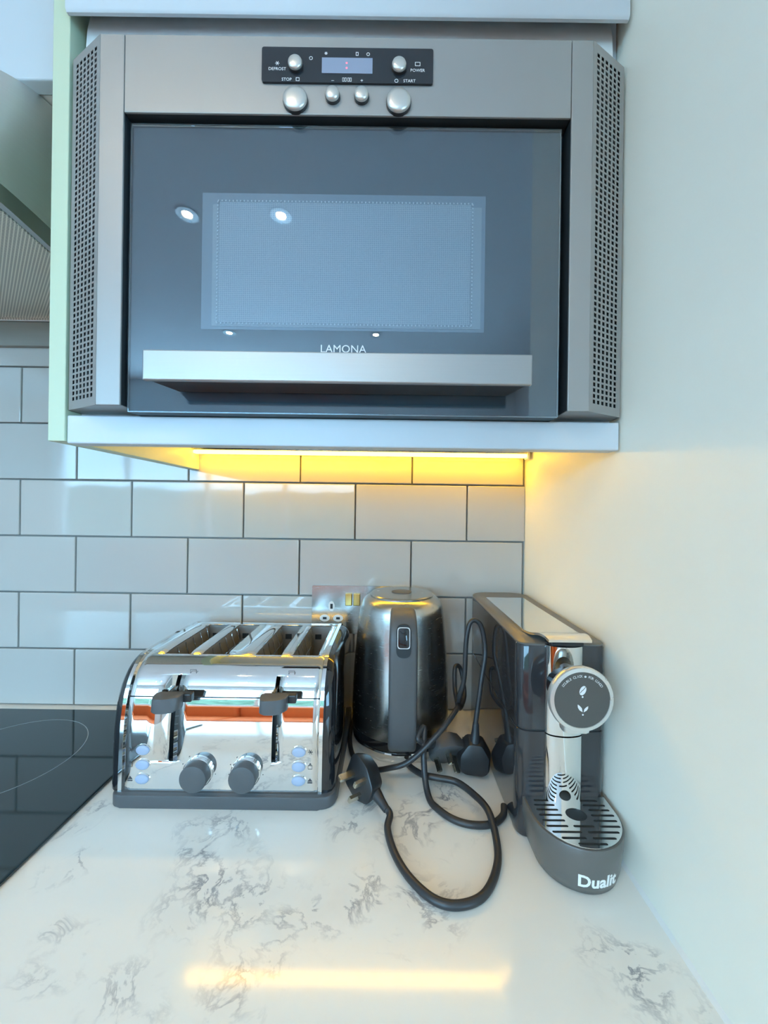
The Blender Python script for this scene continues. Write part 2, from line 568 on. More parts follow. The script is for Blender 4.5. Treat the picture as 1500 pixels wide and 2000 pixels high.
# tiles: each a bevelled piece of its own on the back wall, half-bond
def tile_mesh(w, h):
    mb = MB()
    mb.box(-w / 2, w / 2, -7, 0, -h / 2, h / 2, bevel=1.3, seg=2)
    bm = mb.bm
    bmesh.ops.recalc_face_normals(bm, faces=bm.faces)
    for v in bm.verts:
        v.co = v.co / 1000
    me = bpy.data.meshes.new('tile'); bm.to_mesh(me); bm.free()
    me.materials.append(M['tile'])
    return me
tile_cache = {}
PITCH_X, PITCH_Z, JOINT = 203.0, 102.2, 2.6
for row in range(7):
    z0 = row * PITCH_Z + 1
    off = 41.0 if row % 2 == 0 else -61.5
    k = -6
    while True:
        a = off + k * PITCH_X
        b = a + PITCH_X
        k += 1
        if b < -1180:
            continue
        if a >= RIGHT_X - 4:
            break
        b2 = min(b, RIGHT_X - 0.5 + JOINT / 2)
        w = round(b2 - a - JOINT, 1)
        if w < 8:
            continue
        key = (w,)
        if key not in tile_cache:
            tile_cache[key] = tile_mesh(w, PITCH_Z - JOINT)
        o = bpy.data.objects.new('tile', tile_cache[key])
        COL.objects.link(o)
        o.parent = wall_back
        o.location = W(((a + b2) / 2, WALL_D, z0 + PITCH_Z / 2))
        o.rotation_euler = (math.radians(random.uniform(-.22, .22)), 0, math.radians(random.uniform(-.22, .22)))
# painted wall above the tiles
mb = MB(); mb.box(-1180, RIGHT_X, WALL_D - 7, WALL_D + 1, 717.5, CEIL); mb.build('plaster', 'paint', wall_back)

# ------------------------------------------------------------------ worktop, sealant, hob
mb = MB(); mb.box(-3990, RIGHT_X - .3, 84, WALL_D - .3, -30, 0, bevel=1.5)
tag(mb.build('worktop', 'marble'), 'white quartz worktop with broken grey veins along the tiled wall', 'worktop')
mb = MB(); mb.prism([(0, 0), (-3.2, 0), (-2, 1.2), (-1, 2.2), (0, 3.4)], lambda p: (RIGHT_X + p[0], 100, p[1]), lambda p: (RIGHT_X + p[0], WALL_D - 8, p[1]))
struct(mb.build('trim_1', 'white_plastic'))

hob = thing('ceramic_hob', 'black ceramic glass hob set in the worktop left of the toaster', 'hob', (-660, 430, 0))
mb = MB(); mb.box(-960, -363, 150, 676, 0.2, 5, bevel=1.6); mb.build('glass', 'hob', hob)
for cx_, cd_, r_ in ((-545, 545, 97), (-545, 300, 75), (-800, 545, 75)):
    mb = MB()
    v, f = curve_mesh([oval(0, 0, r_, r_, 96), oval(0, 0, r_ - .9, r_ - .9, 96)], extrude=0.05)
    mb.add(v, f, lambda q, cx_=cx_, cd_=cd_: (cx_ + q[0], cd_ + q[1], 5.05 + q[2]))
    mb.build('ring_mark', 'hob_mark', hob)

# ------------------------------------------------------------------ wall unit round the microwave
cab = thing('wall_cabinet', 'white wall unit with a built-in microwave, lit along its underside', 'cabinet', (-50, 560, 430))
mb = MB(); mb.box(-363, -345, 407, WALL_D - 8, 431, 1300, bevel=.8); mb.build('end_panel', 'cream', cab)['label'] = 'cream edged end panel'
mb = MB(); mb.box(-344.6, RIGHT_X - 3, 409, 428, 429, 459, bevel=1.6); mb.build('pelmet', 'cab', cab)
mb = MB(); mb.box(-344.6, RIGHT_X - 3, 428, WALL_D - 8, 478, 494); mb.build('bottom_panel', 'cab', cab)
mb = MB(); mb.box(-344.6, RIGHT_X - 3, 428.2, 440, 440, 478); mb.build('shelf_edge', 'rail', cab)
mb = MB(); mb.box(-344.6, RIGHT_X - 3, WALL_D - 18, WALL_D - 8, 494, 1300); mb.build('back_panel', 'cab', cab)
mb = MB(); mb.box(RIGHT_X - 19, RIGHT_X - 1, 428, WALL_D - 18, 494, 1300); mb.build('side_panel', 'cab', cab)
mb = MB(); mb.prism([(398, 879), (400, 876.5), (403, 876.5), (405, 879), (410, 898), (417, 908), (417, 1300), (398, 1300)], lambda p: (-343, p[0], p[1]), lambda p: (RIGHT_X - 4, p[0], p[1])); mb.build('door', 'cab', cab, smooth=40)
def finger_rail(x0, x1, d, z0, z1, parent):
    """Concave finger-pull rail under a handleless door."""
    h = z1 - z0
    prof = [(0, 0), (0, h * .35), (1.5, h * .6), (5, h * .82), (10, h), (20, h), (20, 0)]
    mb = MB(); mb.prism(prof, lambda p: (x0, d + p[0], z0 + p[1]), lambda p: (x1, d + p[0], z0 + p[1]))
    return mb.build('finger_rail', 'rail', parent, smooth=50)
finger_rail(-337, RIGHT_X - 10, 418.5, 838, 915, cab)

# neighbouring unit above the hood
cab2 = thing('wall_cabinet', 'white handleless wall unit above the steel cooker hood, at the left edge', 'cabinet', (-665, 580, 842))
mb = MB(); mb.box(-960, -366, 470, 489, 884, 1300, bevel=2.2, seg=3); mb.build('door', 'cab', cab2)
mb = MB(); mb.box(-960, -366, 512, WALL_D - 8, 890, 1300); mb.build('carcass', 'cab', cab2)
finger_rail(-960, -366, 491, 886.5, 930, cab2)

# under-cabinet light
led = thing('under_cabinet_light', 'glowing yellow strip light under the microwave wall unit', 'light', (-52, 672, 460))
mb = MB(); mb.prism([(664, 478), (690, 478), (690, 474), (681, 463.5), (667, 463.5), (664, 468)], lambda p: (-344, p[0], p[1]), lambda p: (RIGHT_X - 3.5, p[0], p[1])); mb.build('housing', 'dull_chrome', led)
mb = MB(); mb.box(-343, RIGHT_X - 8, 668, 680, 457.5, 463.3, bevel=1.5); mb.build('diffuser', 'led', led)
mb = MB(); mb.box(-344, RIGHT_X - 8.2, 680.4, 682.4, 460.5, 466, bevel=.4); mb.build('added_light_stop', 'dull_chrome', led)  # lip added to hold the strip's light off the tiles
mb = MB(); mb.box(RIGHT_X - 8, RIGHT_X - 4, 665, 683, 455, 470, bevel=1); mb.build('end_cap', 'white_plastic', led)

# ------------------------------------------------------------------ microwave
mw = thing('built_in_microwave', 'silver built-in microwave with black glass door, above the glowing strip', 'microwave', (-49, 560, 495))
MZ0, MZ1, FD, BD = 464, 836, 385, 408
mb = MB(); mb.box(-320, 210, 428.5, 660, 496, 830); mb.build('casing', 'black', mw)
mb = MB(); mb.box(-290, 192, 418, 428.4, 470, 832); mb.build('chassis', 'void', mw)
HX0, HX1 = -271, 177
# side trims: flat front strip, then a perforated face angled back to the cabinet
def side_trim(sign):
    xi, xf, xo = (HX0 - .6, -296, -342) if sign < 0 else (HX1 + .6, 199, 243.5)
    t = MB()
    t.box(min(xi, xf), max(xi, xf), FD, FD + 2.4, MZ0, MZ1, bevel=.6)
    part = t.build('side_trim', 'trim_steel', mw)
    # angled perforated face
    L = math.hypot(xo - xf, BD - FD)
    ux, ud = (xo - xf) / L, (BD - FD) / L
    nx, nd = (ud, -ux) if sign > 0 else (-ud, ux)      # outward normal, towards the camera side
    H = MZ1 - MZ0
    cols, rows = 6, 61
    holes = []
    m0, m1, zb, zt = 4.5, 5.5, 8.0, 8.0
    px_, pz_ = (L - m0 - m1) / cols, (H - zb - zt) / rows
    us = [0] + [x for c in range(cols) for x in (m0 + (c + .2) * px_, m0 + (c + .8) * px_)] + [L]
    zs = [0] + [z for r in range(rows) for z in (zb + (r + .17) * pz_, zb + (r + .83) * pz_)] + [H]
    verts = [(u, z) for z in zs for u in us]
    nu = len(us)
    faces = []
    for r in range(len(zs) - 1):
        for c in range(nu - 1):
            if r % 2 == 1 and c % 2 == 1:
                continue
            faces.append((r * nu + c, r * nu + c + 1, (r + 1) * nu + c + 1, (r + 1) * nu + c))
    fn = lambda v: (xf + ux * v[0], FD + ud * v[0], MZ0 + v[1])
    t = MB(); t.add(verts, faces, fn)
    for face in t.bm.faces:
        face.normal_update()
        if face.normal.y > 0:
            face.normal_flip()
    g = t.build('vent_grille', 'trim_steel', part, solid=0.5, recalc=False)
    g['label'] = 'perforated silver vent strip'
    t = MB()
    poly = [(xf + ux * .5, FD + 3.2), (xo - ux * 1.2, BD + 1.8), (xo - ux * 1.2, FD + 40), (xf, FD + 40)]
    t.prism(poly, lambda p: (p[0], p[1], MZ0 + 1), lambda p: (p[0], p[1], MZ1 - 1))
    t.build('vent_backing', 'void', part)
    # closing plates at top and bottom and the return at the outer edge
    t = MB()
    poly = [(xf, FD + .4), (xo, BD), (xo, FD + 40), (xf, FD + 40)]
    t.prism(poly, lambda p: (p[0], p[1], MZ0), lambda p: (p[0], p[1], MZ0 + .9))
    t.prism(poly, lambda p: (p[0], p[1], MZ1 - .9), lambda p: (p[0], p[1], MZ1))
    t.box(min(xo, xo - sign * 1.2), max(xo, xo - sign * 1.2), BD, FD + 40, MZ0, MZ1)
    t.box(min(xi, xf), max(xi, xf), FD + 2.4, FD + 40, MZ0, MZ0 + .9)
    t.build('trim_return', 'trim_steel', part)
    t = MB(); t.box(min(xi, xf) + .2, max(xi, xf) - .2, FD + 2.5, FD + 33, MZ0 + 1, MZ1 - .2); t.build('trim_gap_shade', 'void', part)  # black block stands for the shade in the gap beside the door
side_trim(-1)
side_trim(1)
mb = MB(); mb.box(HX0, HX1, FD, FD + 2.4, 758, MZ1, bevel=.6); fascia = mb.build('control_fascia', 'trim_steel', mw)
mb = MB(); mb.box(HX0 + .2, HX1 - .2, FD + 2.5, FD + 32.8, 758.3, MZ1 - .2); mb.build('fascia_gap_shade', 'void', fascia)  # black block darkens the recess under the fascia, where shade falls

mb = MB()
v, f = curve_mesh([rounded([(-133, 788), (38, 788), (38, 823), (-133, 823)], 2.5)], extrude=1.0)
mb.add(v, f, front(0, 0, FD - 1)); panel = mb.build('display_panel', 'panel_black', mw)
PD = FD - 2.1
mb = MB(); mb.box(-73, -22.5, PD - .3, PD + .5, 797, 812.5); mb.build('display', 'lcd', panel)
for z in (802.2, 807.2):
    mb = MB(); mb.add(*curve_mesh([oval(0, 0, .8, .8, 12)], extrude=.05), front(-48.2, z, PD - .4)); mb.build('display_dot', 'led_red', panel)
lettering('DEFROST', 4.2, -117.5, 799.6, PD, 'print', panel)
lettering('POWER', 4.2, 22.5, 799.8, PD, 'print', panel)
lettering('STOP', 4.2, -108, 789.2, PD, 'print', panel)
lettering('START', 4.2, 14.5, 789.2, PD, 'print', panel)
lettering('–', 5, -62, 788.6, PD, 'print', panel)
lettering('+', 5, -33, 788.6, PD, 'print', panel)
def icon(polys, x, z, d, m, parent, name='icon', extrude=.05):
    t = MB(); v, f = curve_mesh(polys, extrude=extrude); t.add(v, f, front(x, z, d)); return t.build(name, m, parent)
def ring2(x, y, r, w):
    return [oval(x, y, r, r, 16), oval(x, y, r - w, r - w, 16)]
def frame2(x0, x1, y0, y1, w):
    return [[(x0, y0), (x1, y0), (x1, y1), (x0, y1)], [(x0 + w, y0 + w), (x1 - w, y0 + w), (x1 - w, y1 - w), (x0 + w, y1 - w)]]
def star2(r, w, n=3):
    out = []
    for k in range(n):
        t = math.pi * k / n
        c, s = math.cos(t), math.sin(t)
        out.append([(-r * c - w * -s, -r * s - w * c), (r * c - w * -s, r * s - w * c), (r * c + w * -s, r * s + w * c), (-r * c + w * -s, -r * s + w * c)])
    return out
def snow(x, z, d, m, parent, r=2.2, w=.25):
    t = MB()
    for s in star2(r, w):
        v, f = curve_mesh([s], extrude=.05); t.add(v, f, front(x, z, d))
    return t.build('snowflake_icon', m, parent)
snow(-117.5, 806.5, PD, 'print', panel)
icon(frame2(-2.6, 2.6, -2, 2, .5), 22.5, 807.5, PD, 'print', panel)
icon(ring2(0, 0, 1.8, .5), -84, 812, PD, 'print', panel)
icon(ring2(0, 0, 1.9, .5), 1.5, 790.5, PD, 'print', panel)
icon(frame2(-1.8, 1.8, -1.8, 1.8, .5), -97, 790.8, PD, 'print', panel)
snow(-69, 817, PD, 'print', panel, 1.6, .3)
icon(frame2(-1.3, 1.3, -1.8, 1.8, .5), -38, 816.8, PD, 'print', panel)
icon(ring2(0, 0, 1.7, .5), -27, 816.6, PD, 'print', panel)
for k, x in enumerate((-51.5, -49.2, -46.4, -44.2)):
    icon(frame2(-.9, .9, -1.9, 1.9, .35), x, 791, PD, 'print', panel, 'digit_icon')
def push_button(x, z, r, d0, out, parent):
    t = MB()
    t.lathe([(r + .5, 0), (r + .5, -out * .55)], (x, d0, z), axis='d', seg=36)
    rim = t.build('button_rim', 'black', parent, smooth=40)
    t = MB()
    t.lathe([(r, -out * .3), (r, -out * .8), (r * .93, -out), (r * .6, -out * 1.13), (r * .2, -out * 1.18)], (x, d0, z), axis='d', seg=36)
    return t.build('button', 'silver_btn', parent, smooth=60)
push_button(-99, 804, 7, PD + .5, 5, panel)
push_button(4, 803.5, 7, PD + .5, 5, panel)
push_button(-99, 770, 12, FD + .5, 6, fascia)
push_button(4, 769.5, 12, FD + .5, 6, fascia)
push_button(-62, 775, 7, FD + .5, 6, fascia)
push_button(-33, 775, 7, FD + .5, 6, fascia)

# door
DX0, DX1, DZ0, DZ1, DD = -269, 171, 459.5, 753, 391
mb = MB(); mb.box(DX0, DX1, DD + 4.2, 417.5, DZ0, DZ1, bevel=.5); door = mb.build('door', 'door_back', mw)
mb = MB(); mb.box(DX0, DX1, DD, DD + 2, DZ0, DZ1, bevel=.4); glass = mb.build('door_glass', 'glass', door)
mb = MB()
v, f = curve_mesh([[(DX0, DZ0), (DX1, DZ0), (DX1, DZ1), (DX0, DZ1)], [(DX0 + .9, DZ0 + .9), (DX1 - .9, DZ0 + .9), (DX1 - .9, DZ1 - .9), (DX0 + .9, DZ1 - .9)]], extrude=.9)
mb.add(v, f, front(0, 0, DD + 3.1)); mb.build('door_edge', 'dull_chrome', door)
mb = MB(); mb.box(-196, 95, DD + 3.7, DD + 4.1, 546, 686); mb.build('window_border', 'screen_frame', door)
mb = MB(); mb.box(-185, 91, DD + 3.2, DD + 3.6, 549, 674); mb.build('window_rim', 'screen_edge', door)
mb = MB(); mb.box(-178, 80, DD + 2.7, DD + 3.1, 553, 676); mb.build('window_screen', 'screen', door)
pts = []
for k in range(70):
    x = -179 + k * (260 / 69)
    pts += [(x, 677.2), (x, 551.8)]
for k in range(34):
    z = 553 + k * (123 / 33)
    pts += [(-179.6, z), (81.6, z)]
mb = MB()
for x, z in pts:
    mb.box(x - .55, x + .55, DD + 2.3, DD + 3.0, z - .75, z + .75)
o = mb.build('perforation_edge', 'print', door); o['kind'] = 'stuff'
lettering('LAMONA', 11.2, -49, 522, DD - .1, 'print', glass, bold=0.0)
handle = MB(); handle.box(-227, 129, 350, 355, 478, 506, bevel=1.2); hd = handle.build('handle', 'handle_steel', door)
mb = MB(); mb.prism([(-225, 355.1), (127, 355.1), (117, DD - .2), (-215, DD - .2)], lambda p: (p[0], p[1], 480), lambda p: (p[0], p[1], 503)); mb.build('handle_core', 'black', hd)

# ------------------------------------------------------------------ cooker hood
hood = thing('cooker_hood', 'curved brushed steel cooker hood with mesh filter at the left edge', 'cooker hood', (-663, 560, 698))
right_bot = [(-446, 694), (-446, 600), (-446, 530), (-446, 504), (-441, 465), (-437, 420), (-445, 380), (-480, 352), (-560, 333), (-663, 328)]
right_top = [(-449, 694), (-449, 600), (-448, 535), (-447, 506), (-455, 482), (-474, 460), (-510, 436), (-555, 418), (-610, 406), (-663, 402)]
def outline(side, dx=0.0):
    r = catmull([(p[0], p[1], 0) for p in side], 6)
    r = [(p.x, p.y) for p in r]
    l = [(-1326 - x, d) for x, d in reversed(r[:-1])]
    return r + l
ob, ot = outline(right_bot), outline(right_top)
ZB, ZBand, ZT = 698, 722, 884
def mixo(a, b, t):
    return [(p[0] + (q[0] - p[0]) * t, p[1] + (q[1] - p[1]) * t) for p, q in zip(a, b)]
def inset(a, k):
    return [((p[0] + 663) * (1 - k) - 663, (p[1] - 694) * (1 - k) + 694) for p in a]
band_top = mixo(ob, ot, (ZBand - ZB) / (ZT - ZB))
mb = MB()
rings = []
for k in range(7):
    t = k / 6
    zz = ZBand + (ZT - ZBand) * t
    rings.append([(p[0], p[1], zz) for p in inset(mixo(ob, ot, (zz - ZB) / (ZT - ZB)), .0)])
mb.loft(rings)
mb.build('body', 'steel', hood, smooth=40)
mb = MB()
mb.loft([[(p[0], p[1], ZB) for p in inset(ob, -.006)], [(p[0], p[1], ZBand) for p in inset(band_top, -.006)]])
mb.build('rim', 'dull_chrome', hood, smooth=40)
mb = MB()
mb.loft([[(p[0], min(p[1], 684), ZB - 1.2) for p in inset(ob, .04)], [(p[0], min(p[1], 684), ZB + 2) for p in inset(ob, .04)]])
mb.build('filter', 'filter', hood)
mb = MB(); mb.box(-880, -446, 684, 696, ZB - 7, ZB, bevel=1.5); mb.build('rear_lip', 'chrome', hood)
mb = MB(); mb.box(-880, -446, 687, 696.4, 648, ZB - 7.2, bevel=1); mb.build('rear_baffle', 'baffle', hood)

# ------------------------------------------------------------------ toaster
TX0, TX1 = -323, -80
toaster = thing('toaster', 'chrome four-slice toaster with two levers and two grey dials', 'toaster', (-202, 575, 0))
prof = [(467, 15), (467.5, 40), (468.5, 70), (470.5, 97), (474.5, 121), (481, 140), (490, 154), (501, 164), (514, 169), (530, 170), (580, 170), (634, 170), (650, 169), (666, 161), (677, 142), (682, 105), (683, 60), (683, 15)]
P3 = [(p.x, p.y) for p in catmull([(a, b, 0) for a, b in prof], 6)]
def split_at(P, test):
    """Insert a point where test changes sign."""
    for i in range(len(P) - 1):
        a, b = test(P[i]), test(P[i + 1])
        if a == 0 or a * b < 0:
            t = a / (a - b) if a != b else 0
            q = (P[i][0] + (P[i + 1][0] - P[i][0]) * t, P[i][1] + (P[i + 1][1] - P[i][1]) * t)
            if a == 0:
                return i
            P.insert(i + 1, q)
            return i + 1
    return None
split_at(P3, lambda p: p[1] - 53)
split_at(P3, lambda p: p[1] - 150)
split_at(P3, lambda p: p[0] - 509)
split_at(P3, lambda p: p[0] - 634)
def zone(p, q):
    m = ((p[0] + q[0]) / 2, (p[1] + q[1]) / 2)
    if 53 < m[1] < 150 and m[0] < 500:
        return 'lever'
    if 509 < m[0] < 634 and m[1] > 150:
        return 'slot'
SLOTS = [(-294, -261), (-245, -211), (-174, -140), (-125, -91)]
LEVERS = [-262, -137]
xs = sorted({TX0, TX1, *[x for s in SLOTS for x in s], *[x + e for x in LEVERS for e in (-2.6, 2.6)], -310, -190, -155, -227})
def skip(kind, xm):
    if kind == 'slot':
        return any(a < xm < b for a, b in SLOTS)
    if kind == 'lever':
        return any(abs(x - xm) < 2.6 for x in LEVERS)
verts = [(x, p[0], p[1]) for p in P3 for x in xs]
nx_ = len(xs)
faces = []
for i in range(len(P3) - 1):
    kd = zone(P3[i], P3[i + 1])
    for j in range(nx_ - 1):
        if kd and skip(kd, (xs[j] + xs[j + 1]) / 2):
            continue
        faces.append((i * nx_ + j, i * nx_ + j + 1, (i + 1) * nx_ + j + 1, (i + 1) * nx_ + j))
mb = MB(); mb.add(verts, faces)
for face in mb.bm.faces:
    face.normal_update()
    c = face.calc_center_median()
    if face.normal.dot(Vector((0, c.y - 575, c.z - 80))) < 0:
        face.normal_flip()
shell = mb.build('shell', 'chrome', toaster, smooth=60, solid=1.0, recalc=False)
# glossy side cheeks with a chrome rim
def cheek(sign):
    x0 = TX0 if sign < 0 else TX1
    def ring(k, x):
        return [(x, (p[0] - 575) * k + 575, (p[1] - 15) * k + 15) for p in P3]
    t = MB(); t.loft([ring(1.004, x0 - sign * 2), ring(1.004, x0 + sign * 2.5)]); t.build('side_rim', 'chrome', toaster, smooth=40)
    t = MB(); t.loft([ring(.985, x0 + sign * 2.5), ring(.975, x0 + sign * 9), ring(.94, x0 + sign * 14), ring(.86, x0 + sign * 17)]); t.build('side_panel', 'gloss_black', toaster, smooth=45)
cheek(-1); cheek(1)
base_poly = rounded([(-333, 461), (-60, 461), (-60, 688), (-333, 688)], [14, 22, 22, 14], 7)
mb = MB(); mb.prism(base_poly, lambda p: (p[0], p[1], 0.3), lambda p: (p[0], p[1], 15.5), bevel=2); mb.build('base', 'grey_plastic', toaster, smooth=40)
mb = MB(); mb.box(TX0 + 2, TX1 - 2, 471, 679, 16, 54); mb.build('inner_floor', 'void', toaster)
mb = MB(); mb.box(TX0 + 2, TX1 - 2, 476, 500, 54, 128); mb.build('front_baffle', 'void', toaster)
for a, b in SLOTS:
    t = MB()
    for q in ((a - 1, a, 509, 634), (b, b + 1, 509, 634), (a, b, 508, 509), (a, b, 634, 635)):
        t.box(q[0], q[1], q[2], q[3], 60, 168.5)
    t.box(a, b, 509, 634, 58, 60)
    well = t.build('toast_slot', 'slot_metal', toaster)
    for k in range(6):
        d = 517 + k * 21.5
        for x in (a + 4, b - 4):
            w = MB(); w.tube([(x, d, 62), (x, d, 150), (x + (4 if x > (a + b) / 2 else -4), d, 166)], .8, 6); w.build('guard_wire', 'chrome', well)
    for z in (100, 145):
        for x in (a + 4, b - 4):
            w = MB(); w.tube([(x, 510, z), (x, 633, z)], .8, 6); w.build('guard_wire', 'chrome', well)
    t = MB(); t.box(a + 6, a + 16, 632.8, 634, 148, 156); t.build('slot_opening', 'void', well)
def front_d(z):
    for i in range(len(P3) - 1):
        if P3[i][1] <= z <= P3[i + 1][1]:
            t = (z - P3[i][1]) / max(1e-6, P3[i + 1][1] - P3[i][1])
            return P3[i][0] + (P3[i + 1][0] - P3[i][0]) * t
    return 467
for x in LEVERS:
    t = MB()
    tabp = rounded([(x - 12, 450), (x - 9, 439), (x + 9, 439), (x + 20, 446), (x + 20, 459), (x - 12, 459)], [4, 8, 8, 5, 3, 3], 4)
    t.prism(tabp, lambda p: (p[0], p[1], 125.5), lambda p: (p[0], p[1] + 2, 141), bevel=1.8)
    lev = t.build('lever', 'grey_plastic', toaster, smooth=40)
    t = MB(); t.box(x - 2, x + 29, 457, 466, 130, 140, bevel=1.5); t.build('lever_stem', 'black', lev)
    t = MB(); t.box(x - 1.6, x + 1.6, 462, 484, 130, 140); t.build('lever_arm', 'dull_chrome', lev)
    icon(frame2(-4, 4, -4.5, 4.5, .5), x + 16, 152, front_d(152) - .25, 'print_dark', shell, 'bread_icon')
for x in (-228, -170):
    z = 41
    t = MB(); t.lathe([(18, 0), (18, -3), (17, -4)], (x, front_d(z) + .3, z), axis='d'); t.build('dial_collar', 'chrome', toaster, smooth=40)
    t = MB(); t.lathe([(16.2, -3), (16.2, -13.5), (15.6, -14.7), (14, -15.2)], (x, front_d(z), z), axis='d'); k = t.build('dial', 'grey_plastic', toaster, smooth=40)
    for q in range(9):
        tt = math.radians(-40 + q * 32.5)
        icon([oval(21 * math.cos(tt), 21 * math.sin(tt), .55, .55, 8)], x, z, front_d(z) - .15, 'print_dark', shell, 'dial_mark')
for side, x, xi in ((-1, -296, -311), (1, -106, -92)):
    for k, z in enumerate((66, 48.5, 31.5)):
        fd = front_d(z)
        t = MB()
        v, f = curve_mesh([oval(0, 0, 9.6, 7, 28), oval(0, 0, 8.4, 5.9, 28)], extrude=.6); t.add(v, f, front(x, z, fd)); b = t.build('button_ring', 'chrome', toaster)
        t = MB()
        rings = [[(x + px * s, fd - o, z + pz * s) for px, pz in oval(0, 0, 8.3, 5.8, 28)] for s, o in ((1, -.5), (1, 1.2), (.9, 2.0), (.5, 2.4))]
        t.loft(rings); t.build('button', 'button', toaster, smooth=50)
        if k == 0:
            snow(xi, z, fd - .3, 'print_dark', shell, 3, .3)
        elif k == 1:
            icon(frame2(-2.6, 2.6, -3, 1.6, .45), xi, z, fd - .25, 'print_dark', shell)
            icon([[(-1.6, 2.4), (1.6, 2.4), (0, 4.4)]], xi, z, fd - .25, 'print_dark', shell)
        else:
            icon([[(-3, -.6), (3, -.6), (0, 3)]], xi, z, fd - .25, 'print_dark', shell, 'eject_icon')
            icon([[(-3, -2.8), (3, -2.8), (3, -1.6), (-3, -1.6)]], xi, z, fd - .25, 'print_dark', shell, 'eject_icon')

# ------------------------------------------------------------------ socket on the tiles
sock = thing('wall_socket', 'polished steel double wall socket with brass switches behind the kettle', 'socket', (-64, WALL_D - 8, 139))
SD = WALL_D - 8
mb = MB(); v, f = curve_mesh([rounded([(-137, 139), (9, 139), (9, 225), (-137, 225)], 3)], extrude=1.6); mb.add(v, f, front(0, 0, SD - 1.6)); mb.build('plate', 'steel_v', sock, smooth=30)
for x in (-70.5, -56):
    mb = MB(); mb.box(x - 6, x + 6, SD - 8, SD - 3, 190, 212, bevel=1.2); mb.build('rocker_switch', 'brass', sock)
for cx_ in (-101.5, -26.5):
    for dx, z, w, h in ((0, 188, 5.5, 9), (-12, 166.5, 9, 6.2), (12, 166.5, 9, 6.2)):
        mb = MB(); v, f = curve_mesh([oval(0, 0, w, h, 24)], extrude=.4); mb.add(v, f, front(cx_ + dx, z, SD - 3.5)); ins = mb.build('socket_insert', 'white_plastic', sock)
        a, b = (2.2, 4.4) if dx == 0 else (3.4, 2.1)
        mb = MB(); mb.box(cx_ + dx - a, cx_ + dx + a, SD - 4.2, SD - 3.6, z - b, z + b); mb.build('pin_hole', 'void', ins)

# ------------------------------------------------------------------ kettle
KX, KD = 22, 622
kettle = thing('electric_kettle', 'brushed steel electric kettle with long grey handle facing forward', 'kettle', (KX, KD, 0))
mb = MB(); mb.lathe([(70, .3), (74, 1), (75, 6), (75, 12), (72, 15)], (KX, KD, 0), seg=72); mb.build('power_base', 'chrome', kettle, smooth=40)
mb = MB(); mb.lathe([(73, 15.3), (76, 17), (76.5, 24), (76.3, 30)], (KX, KD, 0), seg=72); mb.build('lower_band', 'gloss_black', kettle, smooth=40)
kp = [(76.6, 30), (77, 45), (76.5, 70), (75, 110), (72.3, 150), (69.3, 182), (66.8, 203), (64, 214), (59, 221.5), (53, 225.5), (51, 226)]
kp = [(p.x, p.y) for p in catmull([(a, b, 0) for a, b in kp], 4)]
mb = MB(); mb.lathe(kp, (KX, KD, 0), seg=96); mb.build('body', 'steel_v', kettle, smooth=50)
mb = MB(); mb.lathe([(50.4, 225), (50.4, 228), (49, 229.6), (44, 230.2), (2, 230.6)], (KX, KD, 0), seg=72); lid = mb.build('lid', 'steel_v', kettle, smooth=40)
mb = MB(); mb.lathe([(16, 230.2), (16, 231.2), (14.5, 231.6), (1, 231.8)], (KX, KD, 0), seg=40); mb.build('lid_badge', 'grey_plastic', lid, smooth=40)
mb = MB(); mb.prism([(-14, 0), (14, 0), (6, 26), (-6, 26)], lambda p: (KX + p[0], KD + 58 + p[1] * .45, 190), lambda p: (KX + p[0], KD + 55 + p[1] * .62, 217), bevel=1.5); mb.build('spout', 'steel_v', kettle, smooth=40)
# handle: a broad strap bowed out from the front of the body
hp = catmull([(0, KD - 56, 212), (0, KD - 74, 212), (0, KD - 90, 200), (0, KD - 98, 175), (0, KD - 102, 130), (0, KD - 102, 85), (0, KD - 99, 52), (0, KD - 88, 36), (0, KD - 72, 34)], 6)
mb = MB()
rings = []
for i, p in enumerate(hp):
    t = (hp[min(i + 1, len(hp) - 1)] - hp[max(i - 1, 0)]).normalized()
    n = Vector((0, t.z, -t.y))                      # across the strap, in the side plane
    s = i / (len(hp) - 1)
    hw = 17.5 + 2.0 * min(1, s * 3)
    th = 8
    sec = rounded([(-hw, -th), (hw, -th), (hw, th), (-hw, th)], 6, 4)
    rings.append([(KX + a, p.y + n.y * b, p.z + n.z * b) for a, b in sec])
mb.loft(rings); hdl = mb.build('handle', 'grey_plastic', kettle, smooth=50)
def strap_point(z):
    best = min(hp[6:], key=lambda q: abs(q.z - z))
    return best.y - 8
mb = MB(); v, f = curve_mesh([rounded([(-10, -21), (10, -21), (10, 21), (-10, 21)], 9.5, 6)], extrude=1.2); mb.add(v, f, lambda q: (KX + q[0], strap_point(186) - q[2] - q[1] * -.22, 186 + q[1])); mb.build('switch_recess', 'void', hdl)
mb = MB()
rings = [[(KX + a * s, strap_point(186) - o + (b * s + 5) * .22, 191 + b * s) for a, b in rounded([(-8, -13), (8, -13), (8, 13), (-8, 13)], 4, 4)] for s, o in ((1, 0), (1, 4), (.88, 5))]
mb.loft(rings); mb.build('lid_button', 'gloss_black', hdl, smooth=40)
mb = MB(); v, f = curve_mesh([rounded([(-8.6, -13.6), (8.6, -13.6), (8.6, 13.6), (-8.6, 13.6)], 4, 4), rounded([(-7.6, -12.6), (7.6, -12.6), (7.6, 12.6), (-7.6, 12.6)], 4, 4)], extrude=.5); mb.add(v, f, lambda q: (KX + q[0], strap_point(186) - 4 - q[2] + (q[1] + 5) * .22, 191 + q[1])); mb.build('button_trim', 'chrome', hdl)

